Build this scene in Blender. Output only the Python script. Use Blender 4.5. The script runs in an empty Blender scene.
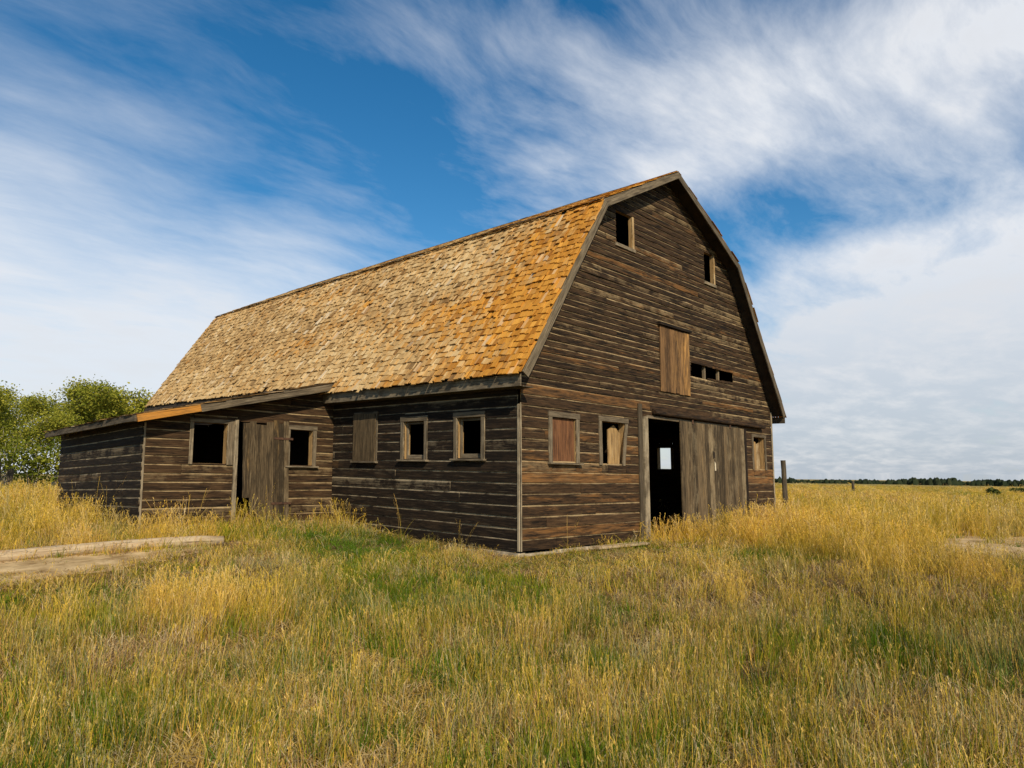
import bpy, math, random
import numpy as np
from mathutils import Vector, Matrix

random.seed(11)
rng = np.random.default_rng(5)
scene = bpy.context.scene
COL = scene.collection
R = math.radians

# ------------------------------------------------------------------ helpers
def lerp(a, b, t): return a + (b - a) * t
def sstep(a, b, x):
    t = np.clip((x - a) / (b - a), 0, 1)
    return t * t * (3 - 2 * t)

def _hash(ix, iy, s):
    h = np.sin(ix * 127.1 + iy * 311.7 + s * 74.7) * 43758.5453
    return h - np.floor(h)
def vnoise(x, y, s=0.0):
    x = np.asarray(x, float); y = np.asarray(y, float)
    ix, iy = np.floor(x), np.floor(y); fx, fy = x - ix, y - iy
    fx = fx * fx * (3 - 2 * fx); fy = fy * fy * (3 - 2 * fy)
    a = _hash(ix, iy, s); b = _hash(ix + 1, iy, s); c = _hash(ix, iy + 1, s); d = _hash(ix + 1, iy + 1, s)
    return (a * (1 - fx) + b * fx) * (1 - fy) + (c * (1 - fx) + d * fx) * fy
def fbm(x, y, s=0.0, n=3):
    t = 0; a = .5; tot = 0
    for i in range(n):
        t = t + a * vnoise(np.asarray(x) * 2 ** i, np.asarray(y) * 2 ** i, s + i * 3.1); tot += a; a *= .5
    return t / tot

# old barn stands slightly out of true: one small shear for the whole frame
SA, SB, SC, SD = 0.0104, -0.0084, -0.0065, 0.0094
def shear(p):
    x, y, z = p
    return (x + SC * z, y + SD * z, z + SA * y + SB * x)
def shear_lean(p):                      # the lean-to has sunk at its far end
    x, y, z = p
    return shear((x, y, z - .036 * max(0, y - 5.45) * min(1, max(0, -x / .6))))

class MB:
    def __init__(s, xf=None):
        s.v, s.f, s.uv, s.c, s.xf = [], [], [], [], xf
    def vert(s, p, uv=(0, 0), c=(.5, 0, 0)):
        s.v.append(s.xf(p) if s.xf else tuple(p)); s.uv.append(uv); s.c.append(c)
        return len(s.v) - 1
    def board(s, O, U, V, N, L, h, th, tone=(.5, 0, 0), kind='plain', sk0=0, sk1=0, seg=.6, warp=.003, rag=0.0):
        """a plank: U along its length, V across, N outwards"""
        O, U, V, N = Vector(O), Vector(U), Vector(V), Vector(N)
        if L < .01 or h < .004: return
        if kind == 'drop':
            c = min(.034, h * .26) * random.uniform(.75, 1.2)
            prof = [(0, 0, 0), (0, th, .10), (max(h - c, h * .5), th, .22), (h - .008, th * .35, 1), (h + .006, th * .2, .7), (h + .006, 0, 0)]
        else:
            e = min(.004, th * .3, h * .2)
            prof = [(0, 0, .2), (0, th - e, .5), (e, th, .2), (h - e, th, .2), (h, th - e, .5), (h, 0, .2)]
        ru, rv = random.uniform(0, 50), random.uniform(0, 50)
        n = max(1, int(L / seg)); rings = []; k = len(prof)
        ph, am = random.uniform(0, 9), random.uniform(.3, 1) * warp
        r0, r1 = random.uniform(-rag, rag), random.uniform(-rag, rag)
        for i in range(n + 1):
            t = i / n; ring = []
            wob = am * math.sin(ph + t * L * 1.7) + random.uniform(-.3, .3) * warp
            jag = random.uniform(-1, 1) * warp
            for (v, o, w) in prof:
                u0, u1 = sk0 * v / h + r0, L + sk1 * v / h + r1
                u = lerp(u0, u1, t)
                vv = v + (jag if (kind == 'drop' and w >= .25 and v > 0) else 0)
                p = O + U * u + V * vv + N * (o + (wob if o > 0 else 0))
                ring.append(s.vert(p, (u + ru, v + rv), (tone[0], tone[1], min(1, tone[2] + w * (1.0 if kind == 'drop' else .3)))))
            rings.append(ring)
        for a, b in zip(rings, rings[1:]):
            for j in range(k):
                s.f.append((a[j], a[(j + 1) % k], b[(j + 1) % k], b[j]))
        s.f.append(tuple(rings[0][::-1])); s.f.append(tuple(rings[-1]))
    def box(s, a, b, tone=(.5, 0, 0)):
        x0, y0, z0 = a; x1, y1, z1 = b
        q = [s.vert(p, (p[0] + p[1], p[2]), tone) for p in
             [(x0, y0, z0), (x1, y0, z0), (x1, y1, z0), (x0, y1, z0), (x0, y0, z1), (x1, y0, z1), (x1, y1, z1), (x0, y1, z1)]]
        for f in [(0, 3, 2, 1), (4, 5, 6, 7), (0, 1, 5, 4), (1, 2, 6, 5), (2, 3, 7, 6), (3, 0, 4, 7)]:
            s.f.append(tuple(q[i] for i in f))
    def quad(s, pts, tone=(.5, 0, 0)):
        q = [s.vert(p, (p[0] + p[1], p[2]), tone) for p in pts]; s.f.append(tuple(q))
    def tube(s, pts, rad, n=8, tone=(.5, 0, 0), jit=0.0, cap=True):
        rings = []; L = 0
        for i, p in enumerate(pts):
            p = Vector(p)
            a = Vector(pts[max(0, i - 1)]); b = Vector(pts[min(len(pts) - 1, i + 1)])
            d = (b - a).normalized(); s1 = d.orthogonal().normalized() if i == 0 else (s1 - d * s1.dot(d)).normalized()
            s2 = d.cross(s1); ring = []
            if i: L += (p - Vector(pts[i - 1])).length
            for j in range(n):
                an = 2 * math.pi * j / n; rr = rad[i] * (1 + random.uniform(-jit, jit))
                ring.append(s.vert(p + s1 * math.cos(an) * rr + s2 * math.sin(an) * rr, (L, an * rad[0]), tone))
            rings.append(ring)
        for a, b in zip(rings, rings[1:]):
            for j in range(n): s.f.append((a[j], a[(j + 1) % n], b[(j + 1) % n], b[j]))
        if cap:
            s.f.append(tuple(rings[0][::-1])); s.f.append(tuple(rings[-1]))
    def build(s, name, mat, parent=None, label=None, smooth=False):
        me = bpy.data.meshes.new(name); me.from_pydata(s.v, [], s.f); me.update()
        uvl = me.uv_layers.new(name='UVMap')
        li = np.empty(len(me.loops), np.int32); me.loops.foreach_get('vertex_index', li)
        uvl.data.foreach_set('uv', np.array(s.uv, np.float32)[li].ravel())
        ca = me.color_attributes.new('Col', 'FLOAT_COLOR', 'POINT')
        c = np.ones((len(s.v), 4), np.float32); c[:, :3] = np.array(s.c, np.float32)
        ca.data.foreach_set('color', c.ravel())
        me.materials.append(mat)
        if smooth: me.polygons.foreach_set('use_smooth', np.ones(len(me.polygons), bool))
        o = bpy.data.objects.new(name, me); COL.objects.link(o)
        if parent: o.parent = parent
        if label: o['label'] = label
        return o

def thing(name, label, cat, loc=(0, 0, 0), group=None):
    o = bpy.data.objects.new(name, None); COL.objects.link(o); o.location = loc
    o.empty_display_size = .2
    return tag(o, label, cat, group)
def tag(o, label, cat, group=None):
    o['label'] = label; o['category'] = cat
    if group: o['group'] = group
    return o

# ------------------------------------------------------------------ materials
class NT:
    def __init__(s, tree): s.t = tree; s.n = tree.nodes; s.l = tree.links
    def node(s, typ, **k):
        n = s.n.new(typ)
        for a, b in k.items(): setattr(n, a, b)
        return n
    def put(s, sock, v):
        if isinstance(v, bpy.types.NodeSocket): s.l.new(v, sock)
        elif v is not None: sock.default_value = v
    def math(s, op, a, b=None, c=None, clamp=False):
        n = s.node('ShaderNodeMath', operation=op, use_clamp=clamp)
        for i, v in enumerate((a, b, c)): s.put(n.inputs[i], v) if v is not None else None
        return n.outputs[0]
    def mix(s, f, a, b, blend='MIX'):
        n = s.node('ShaderNodeMix', data_type='RGBA', blend_type=blend)
        n.clamp_factor = True
        s.put(n.inputs[0], f); s.put(n.inputs[6], a); s.put(n.inputs[7], b)
        return n.outputs[2]
    def noise(s, vec, scale=5, detail=4, rough=.55, dist=0.0, out=0):
        n = s.node('ShaderNodeTexNoise'); s.put(n.inputs['Vector'], vec)
        n.inputs['Scale'].default_value = scale; n.inputs['Detail'].default_value = detail
        n.inputs['Roughness'].default_value = rough; n.inputs['Distortion'].default_value = dist
        return n.outputs[out]
    def mapping(s, vec, scale=(1, 1, 1), rot=(0, 0, 0), loc=(0, 0, 0)):
        n = s.node('ShaderNodeMapping'); s.put(n.inputs['Vector'], vec)
        n.inputs['Scale'].default_value = scale; n.inputs['Rotation'].default_value = rot; n.inputs['Location'].default_value = loc
        return n.outputs[0]
    def ramp(s, f, stops, interp='LINEAR'):
        n = s.node('ShaderNodeValToRGB'); s.put(n.inputs[0], f); cr = n.color_ramp; cr.interpolation = interp
        while len(cr.elements) < len(stops): cr.elements.new(.5)
        for e, (p, c) in zip(cr.elements, stops):
            e.position = p; e.color = (*c, 1) if len(c) == 3 else c
        return n.outputs[0]
    def rng(s, v, a, b, c=0, d=1):
        n = s.node('ShaderNodeMapRange'); n.clamp = True
        s.put(n.inputs[0], v)
        for i, q in enumerate((a, b, c, d)): n.inputs[i + 1].default_value = q
        return n.outputs[0]
def g4(c): return (*c, 1)

def new_mat(name):
    m = bpy.data.materials.new(name); m.use_nodes = True; m.node_tree.nodes.clear()
    n = NT(m.node_tree); out = n.node('ShaderNodeOutputMaterial'); return m, n, out
def principled(n, out, col, rough=.85, bump=None, bstr=.4, bdist=.01, spec=.25):
    b = n.node('ShaderNodeBsdfPrincipled'); n.put(b.inputs['Base Color'], col); n.put(b.inputs['Roughness'], rough)
    b.inputs['Specular IOR Level'].default_value = spec
    if bump is not None:
        bn = n.node('ShaderNodeBump'); bn.inputs['Strength'].default_value = bstr; bn.inputs['Distance'].default_value = bdist
        n.put(bn.inputs['Height'], bump); n.l.new(bn.outputs[0], b.inputs['Normal'])
    n.l.new(b.outputs[0], out.inputs[0]); return b

def wood(name, dark, mid, tan, grey, tanamt=.5, wear=1.0):
    """old weathered timber; Col.r tone, Col.g raw tan patches, Col.b wear on the arrises"""
    m, n, out = new_mat(name)
    uv = n.node('ShaderNodeUVMap').outputs[0]
    att = n.node('ShaderNodeAttribute', attribute_name='Col'); sep = n.node('ShaderNodeSeparateColor'); n.l.new(att.outputs['Color'], sep.inputs[0])
    r, g, b = sep.outputs
    grain = n.noise(n.mapping(uv, (2.6, 36, 1)), 1, 7, .72)
    fine = n.noise(n.mapping(uv, (9, 260, 1)), 1, 3, .6)
    blot = n.noise(n.mapping(uv, (2.3, 15, 1), loc=(7, 3, 0)), 1, 7, .70, .5)
    strk = n.noise(n.mapping(uv, (1.5, 46, 1), loc=(17, 13, 0)), 1, 6, .68)
    brk = n.noise(n.mapping(uv, (2.8, 3, 1), loc=(2, 23, 0)), 1, 5, .68)
    patch = n.noise(n.mapping(uv, (1.9, 18, 1), loc=(19, 31, 0)), 1, 7, .70, .6)
    v = n.math('ADD', n.math('MULTIPLY', grain, .75), n.math('MULTIPLY', blot, .75))
    v = n.math('ADD', n.math('MULTIPLY', n.math('SUBTRACT', v, .75), 2.0), n.math('MULTIPLY', r, .75))
    col = n.mix(n.rng(v, .12, .85), g4(dark), g4(mid))
    tf = n.math('MULTIPLY', n.rng(n.math('ADD', patch, n.math('MULTIPLY', g, .24)), .66, .90), tanamt)
    col = n.mix(tf, col, g4(tan))
    b = n.math('MULTIPLY', b, n.rng(brk, .30, .55, .45, 1.2))
    gf = n.math('MULTIPLY', n.rng(n.math('ADD', n.math('MULTIPLY', b, .62), n.math('MULTIPLY', grain, .55)), .52, .98), wear)
    col = n.mix(gf, col, g4(grey))
    col = n.mix(n.math('MULTIPLY', n.rng(strk, .58, .78), .42 * wear), col, g4(grey))
    crack = n.rng(n.noise(n.mapping(uv, (1.1, 95, 1), loc=(3, 9, 0)), 1, 2, .5), .33, .41)
    col = n.mix(crack, n.mix(.75, col, (.004, .003, .002, 1)), col)
    hgt = n.math('ADD', n.math('MULTIPLY', grain, .8), n.math('ADD', n.math('MULTIPLY', fine, .35), n.math('MULTIPLY', crack, .6)))
    principled(n, out, col, .88, hgt, .55, .006, .2)
    return m

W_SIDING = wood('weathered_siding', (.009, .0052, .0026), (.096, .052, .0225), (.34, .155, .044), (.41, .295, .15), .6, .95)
W_SHADE = wood('shaded_siding', (.010, .0062, .0036), (.056, .034, .0175), (.22, .115, .042), (.44, .35, .22), .35, .9)  # shaded copy of the siding: dimness of the grazing-lit walls put into the colour
W_TRIM = wood('grey_trim', (.07, .053, .033), (.23, .18, .115), (.38, .24, .10), (.50, .41, .27), .5)
W_PALE = wood('raw_timber', (.16, .095, .04), (.42, .27, .115), (.55, .34, .125), (.62, .49, .29), .6)
W_DOOR = wood('door_planks', (.034, .024, .013), (.170, .118, .062), (.40, .24, .085), (.37, .29, .17), .7)
W_LOFT = wood('loft_planks', (.06, .033, .015), (.23, .125, .05), (.50, .265, .08), (.44, .33, .19), .9)
W_RED = wood('reddish_panel', (.07, .03, .014), (.22, .098, .042), (.36, .16, .055), (.34, .22, .12), .7, .6)
W_POST = wood('post_timber', (.05, .038, .024), (.16, .125, .082), (.26, .17, .08), (.36, .30, .20), .4)
W_LOG = wood('bleached_timber', (.30, .21, .12), (.52, .42, .27), (.50, .21, .045), (.64, .55, .39), .95)
W_RUST = wood('orange_rake', (.08, .045, .02), (.20, .105, .035), (.50, .215, .035), (.42, .30, .16), .9)

def mat_shingle():
    m, n, out = new_mat('cedar_shingles')
    uv = n.node('ShaderNodeUVMap').outputs[0]
    att = n.node('ShaderNodeAttribute', attribute_name='Col'); sep = n.node('ShaderNodeSeparateColor'); n.l.new(att.outputs['Color'], sep.inputs[0])
    r, g, b = sep.outputs
    grain = n.noise(n.mapping(uv, (60, 5, 1)), 1, 5, .65)
    blot = n.noise(n.mapping(uv, (9, 9, 1)), 1, 4, .6)
    v = n.math('ADD', n.math('MULTIPLY', n.math('SUBTRACT', grain, .5), 1.1), r)
    col = n.ramp(v, [(0, (.05, .029, .012)), (.3, (.25, .145, .055)), (.6, (.49, .32, .135)), (1, (.66, .50, .27))])
    lf = n.math('MULTIPLY', n.rng(n.math('ADD', n.math('MULTIPLY', blot, .6), g), .46, 1.05), .88)
    col = n.mix(lf, col, n.mix(n.rng(v, .15, .9), (.26, .085, .006, 1), (.66, .30, .028, 1)))
    col = n.mix(b, col, (.68, .58, .42, 1))
    principled(n, out, col, .9, n.math('ADD', grain, n.math('MULTIPLY', blot, .5)), .6, .006, .15)
    return m
M_SHINGLE = mat_shingle()

def simple(name, c1, c2, scale=6, rough=.9, bdist=.01, stretch=(1, 1, 1), detail=6):
    m, n, out = new_mat(name)
    co = n.node('ShaderNodeNewGeometry').outputs['Position']
    k = n.noise(n.mapping(co, stretch), scale, detail, .62)
    principled(n, out, n.mix(n.rng(k, .32, .68), g4(c1), g4(c2)), rough, k, .5, bdist, .2)
    return m
M_CONCRETE = simple('old_concrete', (.20, .155, .09), (.50, .42, .29), 6, .95, .04)
M_IRON = simple('rusty_iron', (.035, .02, .014), (.12, .06, .032), 14, .75, .003)
M_SAND = simple('dry_sand', (.26, .165, .065), (.62, .45, .23), 3.2, 1, .08)
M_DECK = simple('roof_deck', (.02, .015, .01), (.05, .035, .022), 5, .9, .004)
M_BARK = simple('pale_bark', (.20, .165, .12), (.50, .44, .34), 5, .9, .02, (1, 1, .35))

def mat_ground():
    m, n, out = new_mat('field_ground')
    co = n.node('ShaderNodeNewGeometry').outputs['Position']
    fine = n.noise(co, 9, 6, .7); mid = n.noise(co, .7, 5, .6, .4)
    far = n.noise(n.mapping(co, (1, 1, 1), loc=(40, 9, 0)), .022, 6, .62, .5)
    near = n.mix(n.rng(fine, .3, .7), (.055, .036, .014, 1), (.17, .115, .045, 1))
    near = n.mix(n.rng(mid, .4, .65), near, (.095, .085, .022, 1))
    farc = n.ramp(far, [(.30, (.125, .125, .03)), (.44, (.25, .19, .055)), (.53, (.33, .24, .075)), (.60, (.20, .17, .045)), (.72, (.30, .21, .09))])
    cd = n.node('ShaderNodeVectorMath', operation='DISTANCE'); n.l.new(co, cd.inputs[0]); cd.inputs[1].default_value = (-8, -8, 0)
    col = n.mix(n.rng(cd.outputs['Value'], 25, 110), near, farc)
    principled(n, out, col, 1, n.math('ADD', fine, mid), .6, .04, .05)
    return m
M_GROUND = mat_ground()

def mat_grass(name, obj_tint=True):
    m, n, out = new_mat(name)
    att = n.node('ShaderNodeAttribute', attribute_name='Col'); sep = n.node('ShaderNodeSeparateColor'); n.l.new(att.outputs['Color'], sep.inputs[0])
    dry, bri, pale = sep.outputs
    if obj_tint:
        ti = n.node('ShaderNodeAttribute', attribute_name='tint', attribute_type='INSTANCER'); ts = n.node('ShaderNodeSeparateXYZ'); n.l.new(ti.outputs['Vector'], ts.inputs[0])
        dry = n.math('ADD', dry, ts.outputs[0]); bri = n.math('ADD', bri, ts.outputs[1]); pale = n.math('ADD', pale, ts.outputs[2])
    col = n.ramp(dry, [(0, (.085, .15, .012)), (.26, (.22, .215, .020)), (.5, (.46, .33, .034)), (.75, (.70, .455, .066)), (1, (.40, .225, .085))])
    col = n.mix(n.math('MINIMUM', pale, .9), col, (.60, .50, .31, 1))
    hv = n.node('ShaderNodeHueSaturation'); n.l.new(col, hv.inputs['Color']); n.put(hv.inputs['Value'], n.math('MULTIPLY_ADD', bri, .8, .55))
    col = hv.outputs[0]
    d = n.node('ShaderNodeBsdfDiffuse'); n.l.new(col, d.inputs[0]); t = n.node('ShaderNodeBsdfTranslucent'); n.l.new(col, t.inputs[0])
    mx = n.node('ShaderNodeMixShader'); mx.inputs[0].default_value = .34; n.l.new(d.outputs[0], mx.inputs[1]); n.l.new(t.outputs[0], mx.inputs[2])
    n.l.new(mx.outputs[0], out.inputs[0]); return m
M_GRASS = mat_grass('grass_blades'); M_WEED = mat_grass('weed_stalks', False)

def mat_leaf(name, a, b, c):
    m, n, out = new_mat(name)
    att = n.node('ShaderNodeAttribute', attribute_name='Col'); sep = n.node('ShaderNodeSeparateColor'); n.l.new(att.outputs['Color'], sep.inputs[0])
    col = n.ramp(sep.outputs[0], [(0, a), (.5, b), (1, c)])
    d = n.node('ShaderNodeBsdfDiffuse'); n.l.new(col, d.inputs[0]); t = n.node('ShaderNodeBsdfTranslucent'); n.l.new(col, t.inputs[0])
    mx = n.node('ShaderNodeMixShader'); mx.inputs[0].default_value = .35; n.l.new(d.outputs[0], mx.inputs[1]); n.l.new(t.outputs[0], mx.inputs[2])
    n.l.new(mx.outputs[0], out.inputs[0]); return m
M_LEAF = mat_leaf('aspen_leaves', (.085, .115, .016), (.23, .25, .032), (.42, .38, .055))
M_FARLEAF = mat_leaf('far_foliage', (.022, .032, .018), (.036, .050, .026), (.06, .07, .035))
M_BUSH = mat_leaf('bush_leaves', (.05, .065, .016), (.09, .11, .03), (.16, .16, .05))

# ------------------------------------------------------------------ camera
cam = bpy.data.cameras.new('camera'); co = bpy.data.objects.new('camera', cam); COL.objects.link(co)
rx, ux, fx = Vector((.6904, -.7234, .0079)), Vector((-.0940, -.0788, .9925)), Vector((.7173, .6859, .1224))
rx.normalize(); fx.normalize(); ux = rx.cross(fx).normalized(); 
co.matrix_world = Matrix(((rx.x, ux.x, -fx.x, -8.3838), (rx.y, ux.y, -fx.y, -7.8014), (rx.z, ux.z, -fx.z, 1.25), (0, 0, 0, 1)))
cam.sensor_width = 36; cam.lens = 710.2 / 1024 * 36; cam.clip_end = 9000; cam.clip_start = .05
scene.camera = co
CX, CY = -8.38, -7.80

# ------------------------------------------------------------------ light and sky
TH, EL = 28, 35                                  # sun stands 28 deg off the gable's face-on direction, towards the long wall
sd = Vector((-math.sin(R(TH)) * math.cos(R(EL)), -math.cos(R(TH)) * math.cos(R(EL)), math.sin(R(EL))))
sun = bpy.data.lights.new('sun', 'SUN'); so = bpy.data.objects.new('sun', sun); COL.objects.link(so)
sun.energy = 5.0; sun.angle = R(.5); sun.color = (1, .87, .67)
so.rotation_euler = sd.to_track_quat('Z', 'Y').to_euler(); so.location = (-15, -30, 25)

world = bpy.data.worlds.new('World'); scene.world = world; world.use_nodes = True
wn = NT(world.node_tree); wn.n.clear()
wout = wn.node('ShaderNodeOutputWorld')
sky = wn.node('ShaderNodeTexSky', sky_type='NISHITA'); sky.sun_disc = False
sky.sun_elevation = R(EL); sky.sun_rotation = R(180 + TH); sky.air_density = 1.0; sky.dust_density = .3; sky.ozone_density = 2.2
skyc = wn.node('ShaderNodeHueSaturation'); skyc.inputs['Saturation'].default_value = 1.38; skyc.inputs['Hue'].default_value = .495; skyc.inputs['Value'].default_value = 1.0
wn.l.new(sky.outputs[0], skyc.inputs['Color'])
gen = wn.node('ShaderNodeTexCoord').outputs['Generated']
sx = wn.node('ShaderNodeSeparateXYZ'); wn.l.new(gen, sx.inputs[0]); X, Y, Z = sx.outputs
az = wn.math('MULTIPLY', wn.math('ARCTAN2', X, Y), 180 / math.pi)
el = wn.math('MULTIPLY', wn.math('ARCSINE', Z), 180 / math.pi)
def blob(a0, e0, sa, se, rot, amp):
    da = wn.math('SUBTRACT', az, a0); de = wn.math('SUBTRACT', el, e0); c, s = math.cos(R(rot)), math.sin(R(rot))
    p = wn.math('DIVIDE', wn.math('ADD', wn.math('MULTIPLY', da, c), wn.math('MULTIPLY', de, s)), sa)
    q = wn.math('DIVIDE', wn.math('SUBTRACT', wn.math('MULTIPLY', de, c), wn.math('MULTIPLY', da, s)), se)
    d2 = wn.math('ADD', wn.math('MULTIPLY', p, p), wn.math('MULTIPLY', q, q))
    return wn.math('MULTIPLY', wn.math('EXPONENT', wn.math('MULTIPLY', d2, -.7)), amp)
BLOBS = [(74, 27.5, 15, 4.4, 4, .62), (58, 29, 10, 3.2, -8, .42), (66, 18.8, 9, 1.7, 6, -.30), (36, 24, 9, 6, -25, -.22),
         (86, 30, 9, 6, 0, .45), (42, 33, 8, 1.8, 0, .22), (60, 23.2, 7, 1.5, 5, .50), (50, 24.3, 4, 1.0, 0, .30), (82, 21, 9, 1.6, 10, .12),
         (80, 10.5, 13, 5.8, 3, 1.15), (70, 6, 7, 4.5, 0, .55), (73, 15.5, 6, 1.2, 10, .30), (104, 12, 16, 18, 0, .6),
         (12, 8, 14, 8, 0, .86), (28, 9.5, 10, 5.5, 25, .55), (8, 18, 9, 4.5, 25, .30), (27, 17, 9, 2.6, 35, .16), (-20, 15, 20, 14, 0, .5),
         (50, 0, 80, 3.4, 0, .85), (200, 30, 70, 25, 0, .3)]
cov = None
for b in BLOBS:
    q = blob(*b); cov = q if cov is None else wn.math('ADD', cov, q)
den = wn.math('ADD', wn.math('MAXIMUM', Z, 0.0), .16)
cv = wn.node('ShaderNodeCombineXYZ'); wn.put(cv.inputs[0], wn.math('DIVIDE', X, den)); wn.put(cv.inputs[1], wn.math('DIVIDE', Y, den))
pl = cv.outputs[0]
warp = wn.node('ShaderNodeVectorMath', operation='MULTIPLY_ADD')
wn.put(warp.inputs[0], wn.noise(pl, 1.3, 3, .5, 0, 1)); warp.inputs[1].default_value = (.30, .30, 0); wn.put(warp.inputs[2], pl)
wisp = wn.noise(wn.mapping(warp.outputs[0], (1.0, 2.9, 1), (0, 0, R(-62))), 2.5, 11, .62)
puff = wn.noise(wn.mapping(warp.outputs[0], (1, 1.5, 1), (0, 0, R(-50)), (5, 2, 0)), 3.2, 10, .62)
nz = wn.math('ADD', wn.math('MULTIPLY', wisp, .6), wn.math('MULTIPLY', puff, .4))
amp = wn.math('MULTIPLY', wn.rng(az, 22, 55, 1.05, 2.3), wn.rng(el, 3, 17, .5, 1.0))
dens = wn.math('ADD', cov, wn.math('MULTIPLY', wn.math('SUBTRACT', nz, .49), amp))
alpha = wn.math('MULTIPLY', wn.rng(dens, -.06, 1.0), .95)
alpha = wn.math('POWER', alpha, 1.15)
lowc = wn.mix(wn.rng(az, 28, 66), (.76, .82, .90, 1), (.47, .54, .63, 1))
ccol = wn.mix(wn.rng(el, 0, 16), lowc, (.86, .89, .94, 1))
ccol = wn.mix(wn.math('MULTIPLY', wn.rng(dens, .7, 1.6), wn.rng(puff, .42, .62)), ccol, (.80, .81, .84, 1))
b1 = wn.node('ShaderNodeBackground'); wn.l.new(skyc.outputs[0], b1.inputs[0]); b1.inputs[1].default_value = .115
b2 = wn.node('ShaderNodeBackground'); wn.l.new(ccol, b2.inputs[0]); b2.inputs[1].default_value = .96
ms = wn.node('ShaderNodeMixShader'); wn.l.new(alpha, ms.inputs[0]); wn.l.new(b1.outputs[0], ms.inputs[1]); wn.l.new(b2.outputs[0], ms.inputs[2])
wn.l.new(ms.outputs[0], wout.inputs[0])
world.cycles.sampling_method = 'MANUAL'; world.cycles.sample_map_resolution = 512
vs = scene.view_settings; vs.view_transform = 'Standard'; vs.look = 'None'; vs.gamma = 1; vs.exposure = 0; vs.use_curve_mapping = False

# ------------------------------------------------------------------ ground
def in_barn(x, y, m=0.0):
    a = (x > -m) & (x < 9.45 + m) & (y > -m) & (y < 15.7 + m)
    b = (x > -3.8 - m) & (x < 0) & (y > 5.45 - m) & (y < 10.5 + m)
    return a | b
def gh(x, y):
    x = np.asarray(x, float); y = np.asarray(y, float)
    d = np.hypot(x - CX, y - CY)
    h = -.09 - .24 * (1 - sstep(5.5, 10.5, d))
    inside = in_barn(x, y, 1.0)
    amp = np.where(inside, .02, .09)
    amp = amp * sstep(0, 6, d) * (1 + 0 * x)
    h = h + (fbm(x * .35, y * .35, 2.0) - .5) * amp
    h = h + .25 * sstep(.4, 5.2, y) * sstep(-9, -3.5, x)
    h = h - .0116 * np.clip(d - 24, 0, 3000)
    return h
def build_ground():
    rr = np.concatenate([[0.0], np.geomspace(.6, 5200, 150)]); na = 260
    an = np.linspace(0, 2 * np.pi, na, endpoint=False)
    xs = CX + np.outer(rr[1:], np.cos(an)); ys = CY + np.outer(rr[1:], np.sin(an))
    V = [(CX, CY, float(gh(CX, CY)))] + list(zip(xs.ravel(), ys.ravel(), gh(xs, ys).ravel()))
    F = [(0, 1 + j, 1 + (j + 1) % na) for j in range(na)]
    for i in range(len(rr) - 2):
        a = 1 + i * na; b = a + na
        F += [(a + j, b + j, b + (j + 1) % na, a + (j + 1) % na) for j in range(na)]
    me = bpy.data.meshes.new('ground'); me.from_pydata(V, [], F); me.materials.append(M_GROUND)
    me.polygons.foreach_set('use_smooth', np.ones(len(F), bool))
    o = bpy.data.objects.new('ground', me); COL.objects.link(o); o['kind'] = 'structure'
build_ground()

def sand_patch(name, pts, seed):
    """irregular bare patch, a thin sheet lying on the ground"""
    c = np.mean(pts, 0); mb = MB(); n = 60; K = 7
    P = np.array(pts); rings = []
    ctr = mb.vert((c[0], c[1], float(gh(*c)) + .012))
    segs = []
    for i in range(n):
        t = i / n * len(P); k = int(t); f = t - k
        q = P[k] * (1 - f) + P[(k + 1) % len(P)] * f
        w = .95 + .3 * float(vnoise(i * .45, seed)) + .3 * float(vnoise(i * 1.9, seed + 3))
        segs.append(c + (q - c) * w)
    for k in range(1, K + 1):
        rings.append([mb.vert((*(c + (s - c) * k / K), float(gh(*(c + (s - c) * k / K))) + .012)) for s in segs])
    for j in range(n): mb.f.append((ctr, rings[0][j], rings[0][(j + 1) % n]))
    for a, b in zip(rings, rings[1:]):
        for j in range(n): mb.f.append((a[j], b[j], b[(j + 1) % n], a[(j + 1) % n]))
    o = mb.build(name, M_SAND, smooth=True); o['kind'] = 'structure'
    return np.array(segs)
SAND_L = [(-6.6, 3.75), (-5.4, 3.5), (-4.6, 3.3), (-4.1, 3.05), (-4.6, 2.7), (-5.4, 2.35), (-6.6, 2.0), (-8.2, 2.1), (-8.6, 3.9)]
SAND_R = [(5.2, -4.0), (7.2, -3.7), (9.2, -4.1), (11.5, -5.4), (9.6, -6.8), (7.2, -6.2), (5.6, -5.2)]
POLY = [np.array(SAND_L), np.array(SAND_R)]
sand_patch('sandy_track', SAND_L, 1.0)
sand_patch('sandy_track', SAND_R, 5.0)
def in_poly(x, y, P):
    ins = np.zeros(x.shape, bool); j = len(P) - 1
    for i in range(len(P)):
        xi, yi = P[i]; xj, yj = P[j]
        c = ((yi > y) != (yj > y)) & (x < (xj - xi) * (y - yi) / (yj - yi + 1e-12) + xi)
        ins ^= c; j = i
    return ins

# ------------------------------------------------------------------ barn
barn = thing('old_barn', 'weathered wooden gambrel-roofed barn with golden shingles and a lean-to, standing in the grass', 'barn', (0, 0, 0))
XZ = (1, 0, 0), (0, 0, 1), (0, -1, 0)        # gable face
YZ = (0, 1, 0), (0, 0, 1), (-1, 0, 0)        # long wall face

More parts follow.
